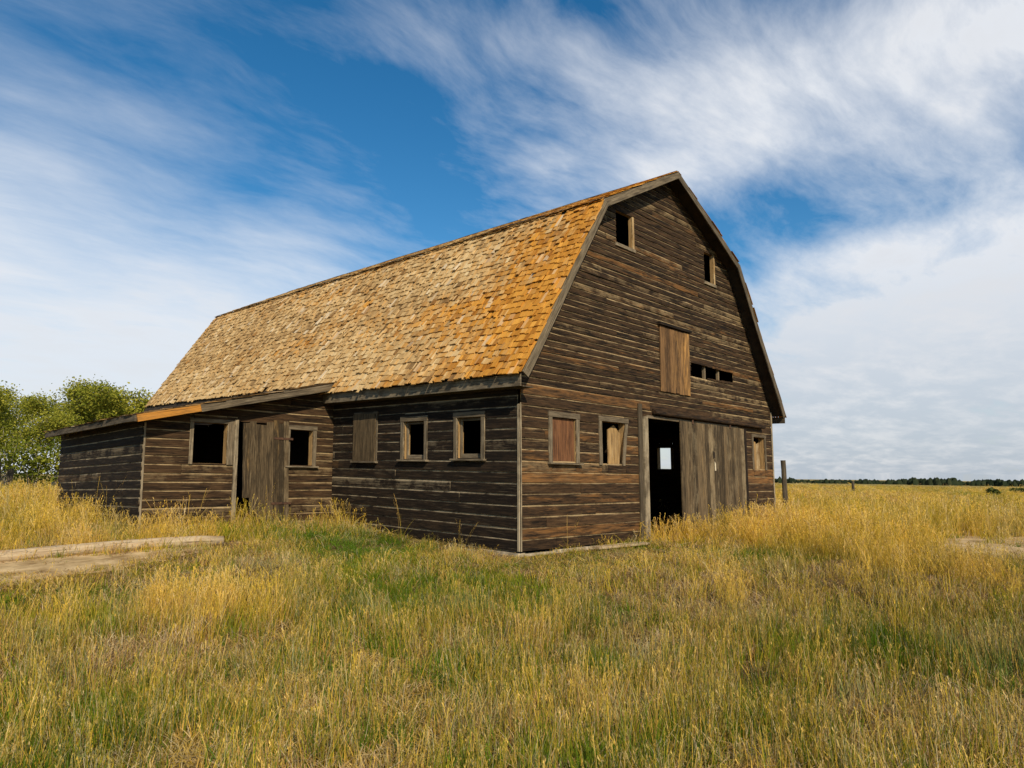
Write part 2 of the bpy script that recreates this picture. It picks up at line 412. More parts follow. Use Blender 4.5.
def siding(mb, origin, frame, rows, extent, openings, th=.027, blen=(2.4, 5.2), tone=(.25, .75), special=None, seg=.45, warp=.004, slope=None):
    """lapped drop siding; openings = list of (u0,u1,z0,z1) in wall coordinates"""
    U, V, N = [Vector(a) for a in frame]; O = Vector(origin)
    base = random.uniform(*tone)
    for (z0, z1) in rows:
        zm = (z0 + z1) / 2
        e0, e1 = extent(z0); t0, t1 = extent(z1)
        if e1 - e0 < .05: continue
        sk = ((t0 - e0), (t1 - e1))
        joints = []; u = e0 + random.uniform(.5, blen[1])
        while u < e1 - .4:
            joints.append(u); u += random.uniform(*blen)
        cuts = sorted({e0, e1, *joints, *[q for o in openings if o[2] < z1 and o[3] > z0 for q in (o[0], o[1]) if e0 < q < e1]})
        cur = None
        for a, b in zip(cuts, cuts[1:]):
            if cur is None or any(abs(a - j) < 1e-6 for j in joints):
                cur = (min(1, max(0, random.gauss(.5, .11))) * (tone[1] - tone[0]) + tone[0], random.random() ** 4, random.random() ** 3 * .3)
            tn = cur
            if special:
                sp = special(zm, (a + b) / 2)
                if sp: tn = (max(0, min(1, tn[0] + sp[0])), min(1.6, tn[1] + sp[1]), tn[2] + sp[2])
            m = (a + b) / 2; zs = [(z0, z1)]
            for o in openings:
                if o[0] <= m <= o[1] and o[2] < z1 and o[3] > z0:
                    nz_ = []
                    for (p, q) in zs:
                        if o[2] > p: nz_.append((p, min(q, o[2])))
                        if o[3] < q: nz_.append((max(p, o[3]), q))
                    zs = nz_
            for (p, q) in zs:
                if q - p < .012: continue
                full = (q - p) > (z1 - z0) * .6
                sk0 = sk[0] if a == e0 else 0; sk1 = sk[1] if b == e1 else 0
                g = random.uniform(.002, .007)
                mb.board(O + U * (a + g) + V * (p + random.uniform(-.003, .003)), U, V, N, b - a - 2 * g, q - p, th * random.uniform(.85, 1.15), tn,
                         'drop' if full else 'plain', sk0, sk1, seg, warp * (1 if random.random() < .8 else 2.0))
def rowset(z0, z1, h):
    n = max(1, round((z1 - z0) / h)); e = np.linspace(z0, z1, n + 1); return list(zip(e[:-1], e[1:]))

# roof profile (deck plane)
PX = [-.30, 1.93, 4.65, 7.37, 9.60]; PZ = [2.80, 6.255, 7.70, 6.255, 2.80]
WX = 9.45
def gable_ext(z):
    z = z + .05
    if z < 2.8: return (0, WX)
    if z < PZ[1]:
        t = (z - PZ[0]) / (PZ[1] - PZ[0])
        return (max(0, lerp(PX[0], PX[1], t)), min(WX, lerp(PX[4], PX[3], t)))
    t = min(1, (z - PZ[1]) / (PZ[2] - PZ[1]))
    return (lerp(PX[1], PX[2], t), lerp(PX[3], PX[2], t))

G_OPEN = [(.76, 1.40, 1.43, 2.18), (2.16, 2.90, 1.42, 2.20), (3.55, 7.3, .0, 2.36), (8.36, 8.98, 1.43, 2.21), (4.24, 5.34, 3.0, 4.30),
          (5.47, 6.22, 3.40, 3.70), (6.22, 6.86, 3.44, 3.69), (6.86, 7.47, 3.46, 3.69), (2.76, 3.30, 5.75, 6.40), (6.25, 6.66, 5.71, 6.40)]
def gable_special(z, u):
    if 2.50 < z < 2.72 and u < 5: return (.22, .9, 0)
    if 1.12 < z < 1.36 and u < 2.2: return (.2, .8, 0)
    if 1.1 < z < 1.45 and u > 7.8: return (.35, 1.0, .1)
    if .05 < z < .3 and u < .7: return (.2, .7, 0)
    if z > 2.8: return (-.04, .0, .06)
    return None
mb = MB(shear)
siding(mb, (0, 0, 0), XZ, rowset(.0, 2.70, .18), gable_ext, G_OPEN, special=gable_special, tone=(.25, .8))
siding(mb, (0, 0, 0), XZ, rowset(2.70, 7.60, .118), gable_ext, G_OPEN, special=gable_special, tone=(.2, .75), blen=(1.8, 4.6), warp=.006, seg=.25)
mb.build('gable_wall', W_SIDING, barn)

S_OPEN = [(.87, 1.47, 1.46, 2.16), (2.38, 2.98, 1.44, 2.14), (3.90, 4.55, 1.40, 2.30)]
mb = MB(shear)
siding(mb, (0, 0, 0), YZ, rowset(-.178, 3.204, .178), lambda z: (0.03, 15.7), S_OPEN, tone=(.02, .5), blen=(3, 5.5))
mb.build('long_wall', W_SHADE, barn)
mb = MB(shear)     # the two walls on the far sides
siding(mb, (WX, 0, 0), ((0, 1, 0), (0, 0, 1), (1, 0, 0)), rowset(0, 3.2, .18), lambda z: (0, 15.7), [(2.88, 3.31, 1.40, 2.0)], seg=1.2)
mb.build('long_wall', W_SIDING, barn)
mb = MB(shear)
siding(mb, (0, 15.7, 0), ((1, 0, 0), (0, 0, 1), (0, 1, 0)), rowset(0, 7.6, .18), gable_ext, [], seg=1.5)
mb.build('gable_wall', W_SIDING, barn)

# inner lining that keeps the inside dark, hay floor
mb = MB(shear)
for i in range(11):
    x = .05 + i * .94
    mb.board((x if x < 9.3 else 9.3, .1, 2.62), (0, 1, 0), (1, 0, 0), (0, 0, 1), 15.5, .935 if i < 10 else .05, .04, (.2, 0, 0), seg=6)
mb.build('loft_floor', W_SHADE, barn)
mb = MB(shear)
for x in (3.1, 6.4):
    for y in (.6, 4, 8, 12):
        mb = MB(shear)
        mb.board((x, y, -.1), (0, 0, 1), (1, 0, 0), (0, -1, 0), 2.7, .16, .16, (.3, 0, 0), seg=2)
        mb.build('inner_post', W_SHADE, barn)
mb = MB(shear)     # studs behind the gap beside the loft door
for x in (6.17, 6.82):
    mb.board((x, .09, 2.7), (0, 0, 1), (1, 0, 0), (0, -1, 0), 2.2, .05, .06, (.7, .5, .2), seg=1)
mb.build('stud', W_TRIM, barn)

# footing
mb = MB(shear)
def footing(a, b, off):
    a, b = Vector(a), Vector(b); d = (b - a); n = int(d.length / .8)
    for i in range(n):
        p, q = a + d * (i / n), a + d * ((i + 1) / n) - d.normalized() * .006
        mb.board((p.x, p.y, -.45), (q - p).normalized(), (0, 0, 1), off, (q - p).length, .435 + random.uniform(-.05, .006), .15, (random.random(), 0, 0), warp=.02, seg=.12)
footing((-.03, .11, 0), (9.5, .11, 0), (0, -1, 0)); footing((.11, .0, 0), (.11, 5.4, 0), (-1, 0, 0))
footing((9.34, 0, 0), (9.34, 15.7, 0), (1, 0, 0)); footing((0, 15.6, 0), (9.45, 15.6, 0), (0, 1, 0))
mb.build('footing', M_CONCRETE, barn)

# corner boards
for (x, y) in ((0, 0), (WX, 0)):
    mb = MB(shear); s = 1 if x == 0 else -1
    mb.board((x - .028 * s, y - .032, -.0), (0, 0, 1), (s, 0, 0), (0, -1, 0), 2.36 if x == 0 else 2.9, .022 if x == 0 else .06, .012, (.85, .5, .5), seg=.3, warp=.004)
    mb.board((x - .030 * s, y + .03, -.0), (0, 0, 1), (0, -1, 0), (-s, 0, 0), 2.34, .05, .012, (.9, .4, .6), seg=.3, warp=.004)
    mb.build('corner_board', W_TRIM, barn)

# ---- roof
def slope(mb, A, B, y0, y1, width=(.055, .15), expo=.142, skip=None, lich=True, prob_missing=.028, skiprow=None, fat=1.0, dark=0.0):
    """courses of split shingles from eave A to top B (x,z)"""
    A = Vector((A[0], 0, A[1])); B = Vector((B[0], 0, B[1])); d = B - A; L = d.length; V = d / L
    N = Vector((-V.z, 0, V.x));  N = -N if N.z < 0 else N
    nrow = int(L / expo) + 1
    miss = lambda k, y: float(_hash(np.floor(y * 8.0), k * 1.7 + 3, 4.0)) < prob_missing
    for k in range(nrow):
        v0 = k * expo - .03
        y = y0 - random.uniform(0, .1)
        while y < y1:
            w = random.uniform(*width) * (.55 if random.random() < .3 else 1)
            if skiprow and skiprow(k, y): y += w; continue
            w = min(w, y1 - y + .03)
            ym = y + w / 2
            sag = .035 * math.sin(ym * .55 + k * .04) * math.sin(k / nrow * 3.1) 
            dv = .022 * (float(vnoise(ym * .5, k * .35, 3)) - .5) + random.gauss(0, .015)
            th = random.uniform(.014, .026) * fat; rise = (random.uniform(.002, .022) + (random.random() < .10) * random.uniform(.008, .03)) * fat
            rot = random.gauss(0, .012); slip = 0
            x = random.random()
            if miss(k, ym) and 0 < k < nrow - 1: y += w; continue
            pale = 0
            if x > .985: slip = -random.uniform(.03, .10); rot = random.gauss(0, .09)
            pn = float(fbm(ym * .55, k * .16, 7))
            if miss(k + 1, ym): pale = random.uniform(.15, .65)
            elif random.random() < .012 + .2 * max(0, pn - .62): pale = random.uniform(.2, .6)
            ln = 0
            if lich:
                ln = .62 * max(0, 1 - ym / 2.0) + .20 * max(0, 1 - ym / 6.5) * (1 - .6 * k / nrow) + .17 * max(0, 1 - ym / 13) + .85 * (float(fbm(ym * .5, k * .17 + 5, 11)) - .48)
                ln += random.gauss(0, .17)
                ln += .25 * max(0, (k / nrow - .75)) * 2 * max(0, 1 - ym / 10)
            tone = .55 - dark + random.gauss(0, .135) + .35 * (float(fbm(ym * .35, k * .13, 21)) - .5)
            tone = (max(0, min(1, tone)), max(0, min(1, ln)), pale * (1 - .5 * min(1, max(0, ln))))
            ls = .40; top = min(L, v0 + ls); ls = max(.12, top - v0)
            ru, rv = random.uniform(0, 90), random.uniform(0, 90); gp = random.uniform(.002, .007)
            pts = []
            for (vv, n0, n1) in ((0, .012 + rise + sag * 0, .012 + rise + th), (ls, .001, .004)):
                for yy in (y + gp, y + w - gp):
                    for nn in (n0, n1):
                        off = dv + slip + (yy - ym) * math.tan(rot)
                        # courses further up lie on those below
                        p = A + V * (v0 + vv + off + (random.gauss(0, .004) if vv == 0 else 0)) + N * (nn + .02) ; p.y = yy + vv * math.tan(rot) * -1
                        pts.append(mb.vert(p, (yy + ru, vv + rv), tone))
            a = pts  # 0:bl-n0 1:bl-n1 2:br-n0 3:br-n1 4.. top
            mb.f += [(a[1], a[3], a[7], a[5]), (a[0], a[2], a[3], a[1]), (a[0], a[1], a[5], a[4]), (a[2], a[6], a[7], a[3])]
            y += w
mb = MB(shear)
slope(mb, (PX[0] - .03, PZ[0] - .02), (PX[1], PZ[1]), -.33, 15.95, skiprow=lambda k, y: y > 5.42 and k < 2)
slope(mb, (PX[1] - .04, PZ[1] + .0), (PX[2], PZ[2]), -.30, 15.95, width=(.12, .3), expo=.16, fat=.4)
slope(mb, (PX[3] + .02, PZ[3] + .0), (PX[2], PZ[2]), -.29, 15.95, width=(.12, .3), expo=.15, fat=.25)
slope(mb, (PX[4] + .01, PZ[4] - .02), (PX[3], PZ[3]), -.29, 15.95, width=(.12, .3), expo=.15, fat=.25)
roof = mb.build('roof', M_SHINGLE, barn)
mb = MB(shear)     # sarking boards under the shingles
for i in range(4):
    a, b = Vector((PX[i], 0, PZ[i])), Vector((PX[i + 1], 0, PZ[i + 1])); d = (b - a); L = d.length; V = d / L
    N = Vector((-V.z, 0, V.x)); N = -N if N.z < 0 else N
    n = int(L / .2)
    for k in range(n):
        p = a + V * (L * k / n); 
        mb.board((p.x + N.x * -.008, -.32, p.z + N.z * -.008), (0, 1, 0), V, N, 16.25, L / n + .002, .02, (.3, 0, 0), seg=8, warp=0)
mb.build('roof_deck', M_DECK, roof)

def beam(mb, p, q, h, th, N, tone, down=True, **k):
    p, q = Vector(p), Vector(q); U = (q - p).normalized(); N = Vector(N); V = N.cross(U); V = -V if V.z < 0 else V
    if down: p = p - V * h
    mb.board(p, U, V, N, (q - p - (V * h if down else V * 0)).length if False else (Vector(q) - (Vector(p) + (V * h if down else V * 0))).length, h, th, tone, **k)
for i in range(4):
    mb = MB(shear)
    up = .03 if i else .012
    a = Vector((PX[i] + (up if i > 1 else 0), -.325, PZ[i] + up)); b = Vector((PX[i + 1] + (up if i > 1 else 0), -.325, PZ[i + 1] + up))
    if i == 0: beam(mb, a, b, .155, .028, (0, -1, 0), (.62, .1, .25), seg=.3, sk1=.05, warp=.008)
    elif i == 1: beam(mb, a, b, .15, .026, (0, -1, 0), (.55, .3, .25), seg=.4, sk0=-.0, sk1=.03)
    elif i == 2: beam(mb, a, b, .15, .026, (0, -1, 0), (.3, .1, .1), seg=.3, warp=.008)
    else: beam(mb, a, b, .155, .026, (0, -1, 0), (.3, .1, .1), seg=.3, warp=.008)
    mb.build('rake_board', W_TRIM, roof)
mb = MB(shear)
mb.board((-.285, -.30, 2.585), (0, 1, 0), (0, 0, 1), (-1, 0, 0), 5.72, .19, .022, (.75, .1, .45), seg=.22, warp=.014)
mb.board((-.262, -.30, 2.60), (0, 1, 0), (1, 0, 0), (0, 0, -1), 5.72, .26, .018, (.3, 0, 0), seg=1)
mb.build('fascia', W_POST, roof)
mb = MB(shear)
mb.board((9.66, -.30, 2.62), (0, 1, 0), (0, 0, 1), (1, 0, 0), 16.2, .16, .022, (.25, 0, .05), seg=1)
mb.build('fascia', W_POST, roof)
mb = MB(shear)
mb.board((PX[1] - .07, -.34, PZ[1] + .018), (0, 1, 0), (.848, 0, .45), (-.45, 0, .848), 16.3, .16, .022, (.1, 0, 0), seg=.4, warp=.012)
mb.board((PX[2] - .13, -.32, PZ[2] - .035), (0, 1, 0), (.88, 0, .47), (-.47, 0, .88), 16.3, .15, .02, (.3, .1, .1), seg=.6, warp=.008)
mb.board((PX[2] + .0, -.32, PZ[2] + .035), (0, 1, 0), (.88, 0, -.47), (.47, 0, .88), 16.3, .15, .02, (.3, .1, .1), seg=.6, warp=.008)
mb.build('ridge_cap', W_POST, roof)

# ---- window builder
def framepos(frame, O, u, z, n): return Vector(O) + Vector(frame[0]) * u + Vector(frame[1]) * z + Vector(frame[2]) * n
def window(O, frame, op, name='window', label=None, fw=.09, sill=True, lean=0.0, lining=W_PALE, trim=W_TRIM, depth=.12, tone=(.6, .2, .3), sash=True, xf=shear, head=True, leftjamb=True):
    u0, u1, z0, z1 = op; U, V, N = [Vector(a) for a in frame]
    mb = MB(xf)                                     # reveal
    F = lambda u, z, n: framepos(frame, O, u, z, n)
    lt = .022
    mb.board(F(u0 - lt, z0, -depth), V, N, U, z1 - z0, depth + .012, lt, (.7, .7, .2), seg=.3)
    mb.board(F(u1, z0, -depth), V, N, U, z1 - z0, depth + .012, lt, (.7, .7, .2), seg=.3)
    mb.board(F(u0 - lt, z0 - lt, -depth), U, N, V, u1 - u0 + 2 * lt, depth + .012, lt, (.7, .5, .3), seg=.3)
    mb.board(F(u0 - lt, z1, -depth), U, N, V, u1 - u0 + 2 * lt, depth + .012, lt, (.4, .3, .1), seg=.3)
    w = mb.build(name, lining, barn, label)
    mb = MB(xf)
    if leftjamb: mb.board(F(u0 - fw, z0 - .02, .024), V, U, N, z1 - z0 + .02, fw - .004, .024, tone, seg=.25, warp=.003)
    d = Vector((0, 0, 0))
    VV = (V - U * lean).normalized()
    mb.board(F(u1 + .004 + lean * (z1 - z0), z0 - .02, .024), VV, U, N, z1 - z0 + .02, fw - .004, .024, tone, seg=.25, warp=.003)
    if head: mb.board(F(u0 - fw - .01, z1 + .002, .0245), U, V, N, u1 - u0 + 2 * fw + .02, fw * 1.05, .026, (tone[0] * .8, tone[1], tone[2] * .7), seg=.3)
    mb.build('frame', trim, w)
    if sill:
        mb = MB(xf)
        mb.board(F(u0 - fw - .035, z0 - .045, .02), U, V, N, u1 - u0 + 2 * fw + .07, .032, .085, (tone[0] * .8, tone[1], .35), seg=.3)
        mb.build('sill', trim, w)
    if sash:
        mb = MB(xf); s = .045
        mb.board(F(u0 + .002, z0 + .003, -.06), V, U, N, z1 - z0 - .006, s, .03, (.7, .6, .3), seg=.3)
        mb.board(F(u1 - s - .002, z0 + .003, -.06), V, U, N, z1 - z0 - .006, s, .03, (.6, .3, .3), seg=.3)
        mb.board(F(u0 + s + .004, z0 + .003, -.061), U, V, N, u1 - u0 - 2 * s - .008, .075, .03, (.6, .4, .3), seg=.3)
        mb.board(F(u0 + s + .004, z1 - .05, -.061), U, V, N, u1 - u0 - 2 * s - .008, .045, .03, (.3, .2, .1), seg=.3)
        mb.build('sash', trim, w)
    return w
def planks_panel(O, frame, op, n_off, mat, parent, name, count, tones, th=.02, rag=.004, label=None, xf=shear, rot=0.0, gap=.003, cut=()):
    u0, u1, z0, z1 = op; U, V, N = [Vector(a) for a in frame]; mb = MB(xf)
    c, s = math.cos(rot), math.sin(rot); U2 = U * c + V * s; V2 = V * c - U * s
    ws = [random.uniform(.8, 1.25) for _ in range(count)]; k = sum(ws); u = 0
    O2 = framepos(frame, O, u0, z0, n_off)
    for qi, q in enumerate(ws):
        w = q / k * (u1 - u0)
        t = tones(); cu = cut[qi] if qi < len(cut) else 0
        mb.board(O2 + U2 * (u + gap / 2) + V2 * cu, V2, U2, N, z1 - z0 - cu, w - gap, th * random.uniform(.85, 1.2), t, rag=rag, seg=.4, warp=.0025)
        u += w
    return mb.build(name, mat, parent, label)
GO = (0, 0, 0)
rt = lambda a, b, g=.4, w=.3: (lambda: (random.uniform(a, b), random.random() ** 2 * g * 2, random.random() * w))
# long wall
w = window(GO, YZ, S_OPEN[0]); w = window(GO, YZ, S_OPEN[1])
w = window(GO, YZ, S_OPEN[2], label='window closed off by a grey board', sash=False, fw=.07, tone=(.4, .1, .2))
planks_panel(GO, YZ, (3.86, 4.63, 1.37, 2.34), .05, W_DOOR, w, 'shutter', 1, rt(.5, .55))
# gable, ground floor
w = window(GO, XZ, G_OPEN[0], label='window boarded up with a reddish panel', sash=False)
planks_panel(GO, XZ, (.765, 1.395, 1.435, 2.175), -.02, W_RED, w, 'panel', 1, rt(.5, .6, .5))
w = window(GO, XZ, G_OPEN[1], label='window with a leaning frame and a broken board behind it', sash=False, lean=-.16, sill=False)
mb = MB(shear)
mb.board((2.50, .10, 1.43), (0, 0, 1), (1, 0, 0), (0, -1, 0), .63, .18, .02, (.7, .9, .3), sk0=0, sk1=.10, seg=.2)
mb.board((2.685, .10, 1.43), (0, 0, 1), (1, 0, 0), (0, -1, 0), .73, .21, .02, (.6, .7, .3), sk0=0, sk1=-.16, seg=.2)
mb.build('broken_board', W_PALE, w)
w = window(GO, XZ, G_OPEN[3], sash=False, fw=.07, sill=False, tone=(.4, .3, .2))
mb = MB(shear)
mb.board((8.52, .09, 1.44), (0, 0, 1), (1, 0, 0), (0, -1, 0), .70, .2, .02, (.5, .9, .1), sk1=-.05, seg=.2)
mb.board((8.73, .10, 1.44), (0, 0, 1), (1, 0, 0), (0, -1, 0), .60, .2, .02, (.3, .2, .5), sk1=.06, seg=.2)
mb.build('broken_board', W_PALE, w)
# loft windows
for op in (G_OPEN[8], G_OPEN[9]):
    w = window(GO, XZ, op, name='loft_window', sash=False, fw=.06, sill=False, head=False, leftjamb=False, tone=(.7, .6, .4), trim=W_PALE, depth=.05)
    mb = MB(shear)
    mb.board((op[0] - .05, -.026, op[2] - .085), (1, 0, 0), (0, 0, 1), (0, -1, 0), op[1] - op[0] + .14, .07, .03, (.6, .4, .4), seg=.2)
    mb.build('sill', W_TRIM, w)
# far long wall
window((WX, 0, 0), ((0, 1, 0), (0, 0, 1), (1, 0, 0)), (2.88, 3.31, 1.40, 2.0), sash=False)

# loft door
ld = planks_panel(GO, XZ, (4.20, 5.37, 2.96, 4.32), .035, W_LOFT, barn, 'loft_door', 6, rt(.3, .85, .75, .2), rag=.012, rot=-.012)
mb = MB(shear)
mb.board((4.16, -.03, 4.335), (1, 0, 0), (0, 0, 1), (0, -1, 0), 1.27, .06, .075, (.1, 0, 0), seg=.4)
mb.build('header', W_SHADE, ld)
# doorway
mb = MB(shear)
mb.board((3.34, -.03, .0), (0, 0, 1), (1, 0, 0), (0, -1, 0), 2.62, .13, .03, (.05, .1, 0), seg=.4)
mb.board((3.475, -.03, .0), (0, 0, 1), (1, 0, 0), (0, -1, 0), 2.38, .14, .06, (.75, .1, .5), seg=.4)
mb.board((3.62, -.028, 2.355), (1, 0, 0), (0, 0, 1), (0, -1, 0), 3.9, .06, .035, (.6, .6, .2), seg=.6)
mb.board((3.62, -.03, .0), (0, 0, 1), (0, 1, 0), (1, 0, 0), 2.34, .14, .02, (.3, .1, .1), seg=.6)
dw = mb.build('doorway', W_TRIM, barn)
mb = MB(shear)
mb.box((3.6, -.35, -.25), (4.9, .1, -.02), (.8, 0, 0)); mb.build('threshold', M_CONCRETE, dw)
# sliding door and its track
sdv = planks_panel(GO, XZ, (4.82, 7.74, .10, 2.375), .075, W_DOOR, barn, 'sliding_door', 17, rt(.2, .85, .3, .5), th=.026, rag=.008)
mb = MB(shear)
mb.board((7.745, -.075, .02), (0, 0, 1), (1, 0, 0), (0, -1, 0), 2.35, .10, .035, (.2, 0, 0), seg=.5); mb.build('edge_board', W_SHADE, sdv)
mb = MB(shear)     # dark plate on the planks, painted as a hole's shade; pale torn strip below
mb.board((6.16, -.108, 1.62), (0, 0, 1), (1, 0, 0), (0, -1, 0), .17, .10, .004, (0, 0, 0), sk0=.03, sk1=-.03, seg=.05, warp=.002)
mb.build('hole_shade_plate', M_DECK, sdv)
mb = MB(shear)
mb.board((6.22, -.108, 1.36), (0, 0, 1), (1, 0, 0), (0, -1, 0), .2, .05, .006, (.9, .2, .8), sk1=-.05, seg=.05)
mb.build('torn_strip', W_LOG, sdv)
for x in (5.30, 7.0):
    mb = MB(shear); mb.board((x, -.107, 2.34), (0, 0, 1), (1, 0, 0), (0, -1, 0), .34 if False else .13, .045, .012, (.3, 0, 0)); mb.build('hanger', M_IRON, sdv)
mb = MB(shear)
mb.board((3.85, -.03, 2.44), (1, 0, 0), (0, 0, 1), (0, -1, 0), 4.98, .115, .05, (.45, .35, .1), seg=.4, warp=.008)
mb.tube([(3.83 + i * .5, -.115, 2.475 + random.uniform(-.006, .006)) for i in range(11)], [.042] * 11, 10, (.35, .3, .1))
mb.build('door_track', W_SIDING, barn)

# ---- lean-to
LW = -3.80; LY = 5.45
def lz(x): return 2.06 + (x + 4.05) * (.94 / 3.90)
LF = (0, LY, 0)
L_OPEN = [(-2.97, -2.34, 1.28, 2.03), (-2.13, -1.06, -.1, 2.09), (-1.03, -.52, 1.28, 2.0)]
def lext(z):
    if z < 1.98: return (LW, -.025)
    return (max(LW, (z + .06 - 2.06) / (.94 / 3.90) - 4.05), -.025)
mb = MB(shear_lean)
siding(mb, LF, XZ, rowset(.02, 2.95, .155), lext, L_OPEN, tone=(.3, .85), special=lambda z, u: (-.03, -.25, .08), seg=.3)
mb.build('lean_to_wall', W_SIDING, barn)
mb = MB(shear_lean)
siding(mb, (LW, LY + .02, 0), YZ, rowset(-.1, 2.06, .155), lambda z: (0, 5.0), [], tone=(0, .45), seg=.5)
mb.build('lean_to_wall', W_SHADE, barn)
mb = MB(shear_lean)
siding(mb, (0, 10.47, 0), ((1, 0, 0), (0, 0, 1), (0, 1, 0)), rowset(0, 2.9, .16), lext, [], seg=1.5)
mb.build('lean_to_wall', W_SIDING, barn)
mb = MB(shear_lean)
mb.board((LW - .026, LY - .03, -.05), (0, 0, 1), (1, 0, 0), (0, -1, 0), 2.03, .03, .012, (.8, .4, .4), seg=.3)
mb.build('corner_board', W_TRIM, barn)
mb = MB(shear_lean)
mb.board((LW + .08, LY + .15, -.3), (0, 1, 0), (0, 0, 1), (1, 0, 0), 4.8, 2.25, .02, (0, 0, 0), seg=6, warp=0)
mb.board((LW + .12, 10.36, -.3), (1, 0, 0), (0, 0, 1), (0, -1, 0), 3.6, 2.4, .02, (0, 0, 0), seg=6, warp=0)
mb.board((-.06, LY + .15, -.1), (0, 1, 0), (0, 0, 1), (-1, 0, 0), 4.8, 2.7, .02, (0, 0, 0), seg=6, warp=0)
mb.build('inner_light_block', M_DECK, barn)  # dark boards added inside to block light leaking through the lean-to walls
mb = MB(shear_lean)
slope(mb, (-4.07, lz(-4.07) - .01), (-.12, lz(-.12) + .01), 5.13, 10.75, width=(.12, .3), expo=.17, lich=False, fat=.5, dark=.5)
lr = mb.build('lean_to_roof', M_SHINGLE, barn)
mb = MB(shear_lean)
for k in range(16):
    x = -4.05 + k * .245
    mb.board((x, 5.12, lz(x) - .02), (0, 1, 0), Vector((3.9, 0, .94)).normalized(), Vector((-.94, 0, 3.9)).normalized(), 5.6, .25, .02, (.4, .2, .1), seg=1.2, warp=0)
mb.build('roof_deck', W_SHADE, lr)
mb = MB(shear_lean)
a = Vector((-4.08, 5.10, lz(-4.08) + .02)); b = Vector((-.14, 5.10, lz(-.14) + .02)); c = a.lerp(b, .27)
beam(mb, a, c, .125, .03, (0, -1, 0), (.8, 1.5, 0), seg=.3)
mb.build('rake_board', W_RUST, lr, 'rust-orange end of the rake board')
mb = MB(shear_lean)
beam(mb, c + Vector((.004, .001, .001)), b, .135, .03, (0, -1, 0), (.45, .25, .2), seg=.3)
mb.build('rake_board', W_TRIM, lr)
mb = MB(shear_lean)
mb.board((-4.065, 5.10, lz(-4.065) - .10), (0, 1, 0), (0, 0, 1), (-1, 0, 0), 5.66, .115, .025, (.45, .1, .25), seg=.4, warp=.010)
mb.build('fascia', W_POST, lr)
for y in (5.75, 6.9, 8.1, 9.3, 10.3):
    mb = MB(shear_lean)
    mb.board((-4.03, y, lz(-4.03) - .10), (1, 0, .2), (0, 1, 0), (-.2, 0, 1), .3, .045, .07, (.9, .4, .6), seg=.3); mb.build('rafter_tail', W_TRIM, lr)
# lean-to openings
window(LF, XZ, L_OPEN[0], sash=False, fw=.07, sill=False, tone=(.7, .2, .4), xf=shear_lean)
window(LF, XZ, L_OPEN[2], sash=False, fw=.085, tone=(.6, .3, .3), xf=shear_lean)
mb = MB(shear_lean)
mb.board((-2.33, LY - .03, 1.26), (0, 0, 1), (1, 0, 0), (0, -1, 0), .84, .12, .025, (.55, .6, .3), seg=.2)
mb.board((-2.205, LY - .03, .0), (0, 0, 1), (1, 0, 0), (0, -1, 0), 2.12, .07, .045, (.5, .5, .45), seg=.12, warp=.012)
mb.build('door_post', W_TRIM, barn)
ldr = planks_panel(LF, XZ, (-1.985, -1.03, .06, 2.09), .05, W_DOOR, barn, 'lean_to_door', 8, rt(.1, .6, .45, .4), th=.028, rag=.05, rot=.034, xf=shear_lean, cut=(.62, .30, .05, .12, 0, .1))
for z in (1.78, .5):
    mb = MB(shear_lean); mb.board((-1.42, LY - .083, z), (1, 0, 0), (0, 0, 1), (0, -1, 0), .42, .045, .008, (.3, 0, 0)); mb.build('hinge', M_IRON, ldr)
mb = MB(shear_lean)
mb.board((-2.28, LY - .02, -.4), (1, 0, 0), (0, 0, 1), (0, -1, 0), 2.28, .41, .1, (.3, 0, 0), seg=.2, warp=.01)
mb.board((LW, LY - .02, -.4), (1, 0, 0), (0, 0, 1), (0, -1, 0), 1.5, .41, .1, (.3, 0, 0), seg=.2, warp=.01)
mb.build('footing', M_CONCRETE, barn)

# ------------------------------------------------------------------ things lying and standing around
def G(x, y): return float(gh(x, y))
# long bleached timber on the ground
a = Vector((-3.3, 3.3, 0)); b = Vector((-9.8, 4.55, 0)); n = 22; pts = []; rad = []
for i in range(n + 1):
    p = a.lerp(b, i / n); pts.append((p.x, p.y + .03 * math.sin(i * .5), G(p.x, p.y) + .07 + random.uniform(-.006, .006))); rad.append((.088 - .01 * i / n) * (1 if i else .85))
mb = MB(); mb.tube(pts, rad, 12, (.6, .05, .2), .03)
for k, c in enumerate(mb.c):
    t = k / len(mb.c)
    mb.c[k] = (.6, .15 + (1.0 if t > .45 else .15) * random.uniform(.6, 3.0), .25)
lg = mb.build('fallen_pole', W_LOG, smooth=True)
tag(lg, 'long bleached pole lying on the ground before the lean-to', 'pole')
def plank(name, label, p, q, w, th, mat, tone, group=None, up=.02):
    p = Vector((*p, G(*p) + up)); q = Vector((*q, G(*q) + up)); U = (q - p).normalized(); V = Vector((0, 0, 1)).cross(U).normalized()
    mb = MB(); mb.board(p, U, V, U.cross(V), (q - p).length, w, th, tone, seg=.3, warp=.006, rag=.01)
    return tag(mb.build(name, mat), label, 'plank', group)
plank('loose_plank', 'pale plank lying along the foot of the gable wall', (1.5, -.42), (2.9, -.52), .16, .035, W_LOG, (.45, .3, .1), up=.05)
def post(x, y, h, r, label, group=None, lean=(0, 0), name='fence_post', cat='fence post'):
    z = G(x, y); n = 7
    mb = MB(); mb.tube([(lean[0] * i / n, lean[1] * i / n, -.1 + (h + .1) * i / n) for i in range(n + 1)], [r * (1 - .12 * i / n) * random.uniform(.95, 1.05) for i in range(n + 1)], 9, (.45, .1, .2), .06)
    o = mb.build(name, W_POST); o.location = (x, y, z)
    return tag(o, label, cat, group)
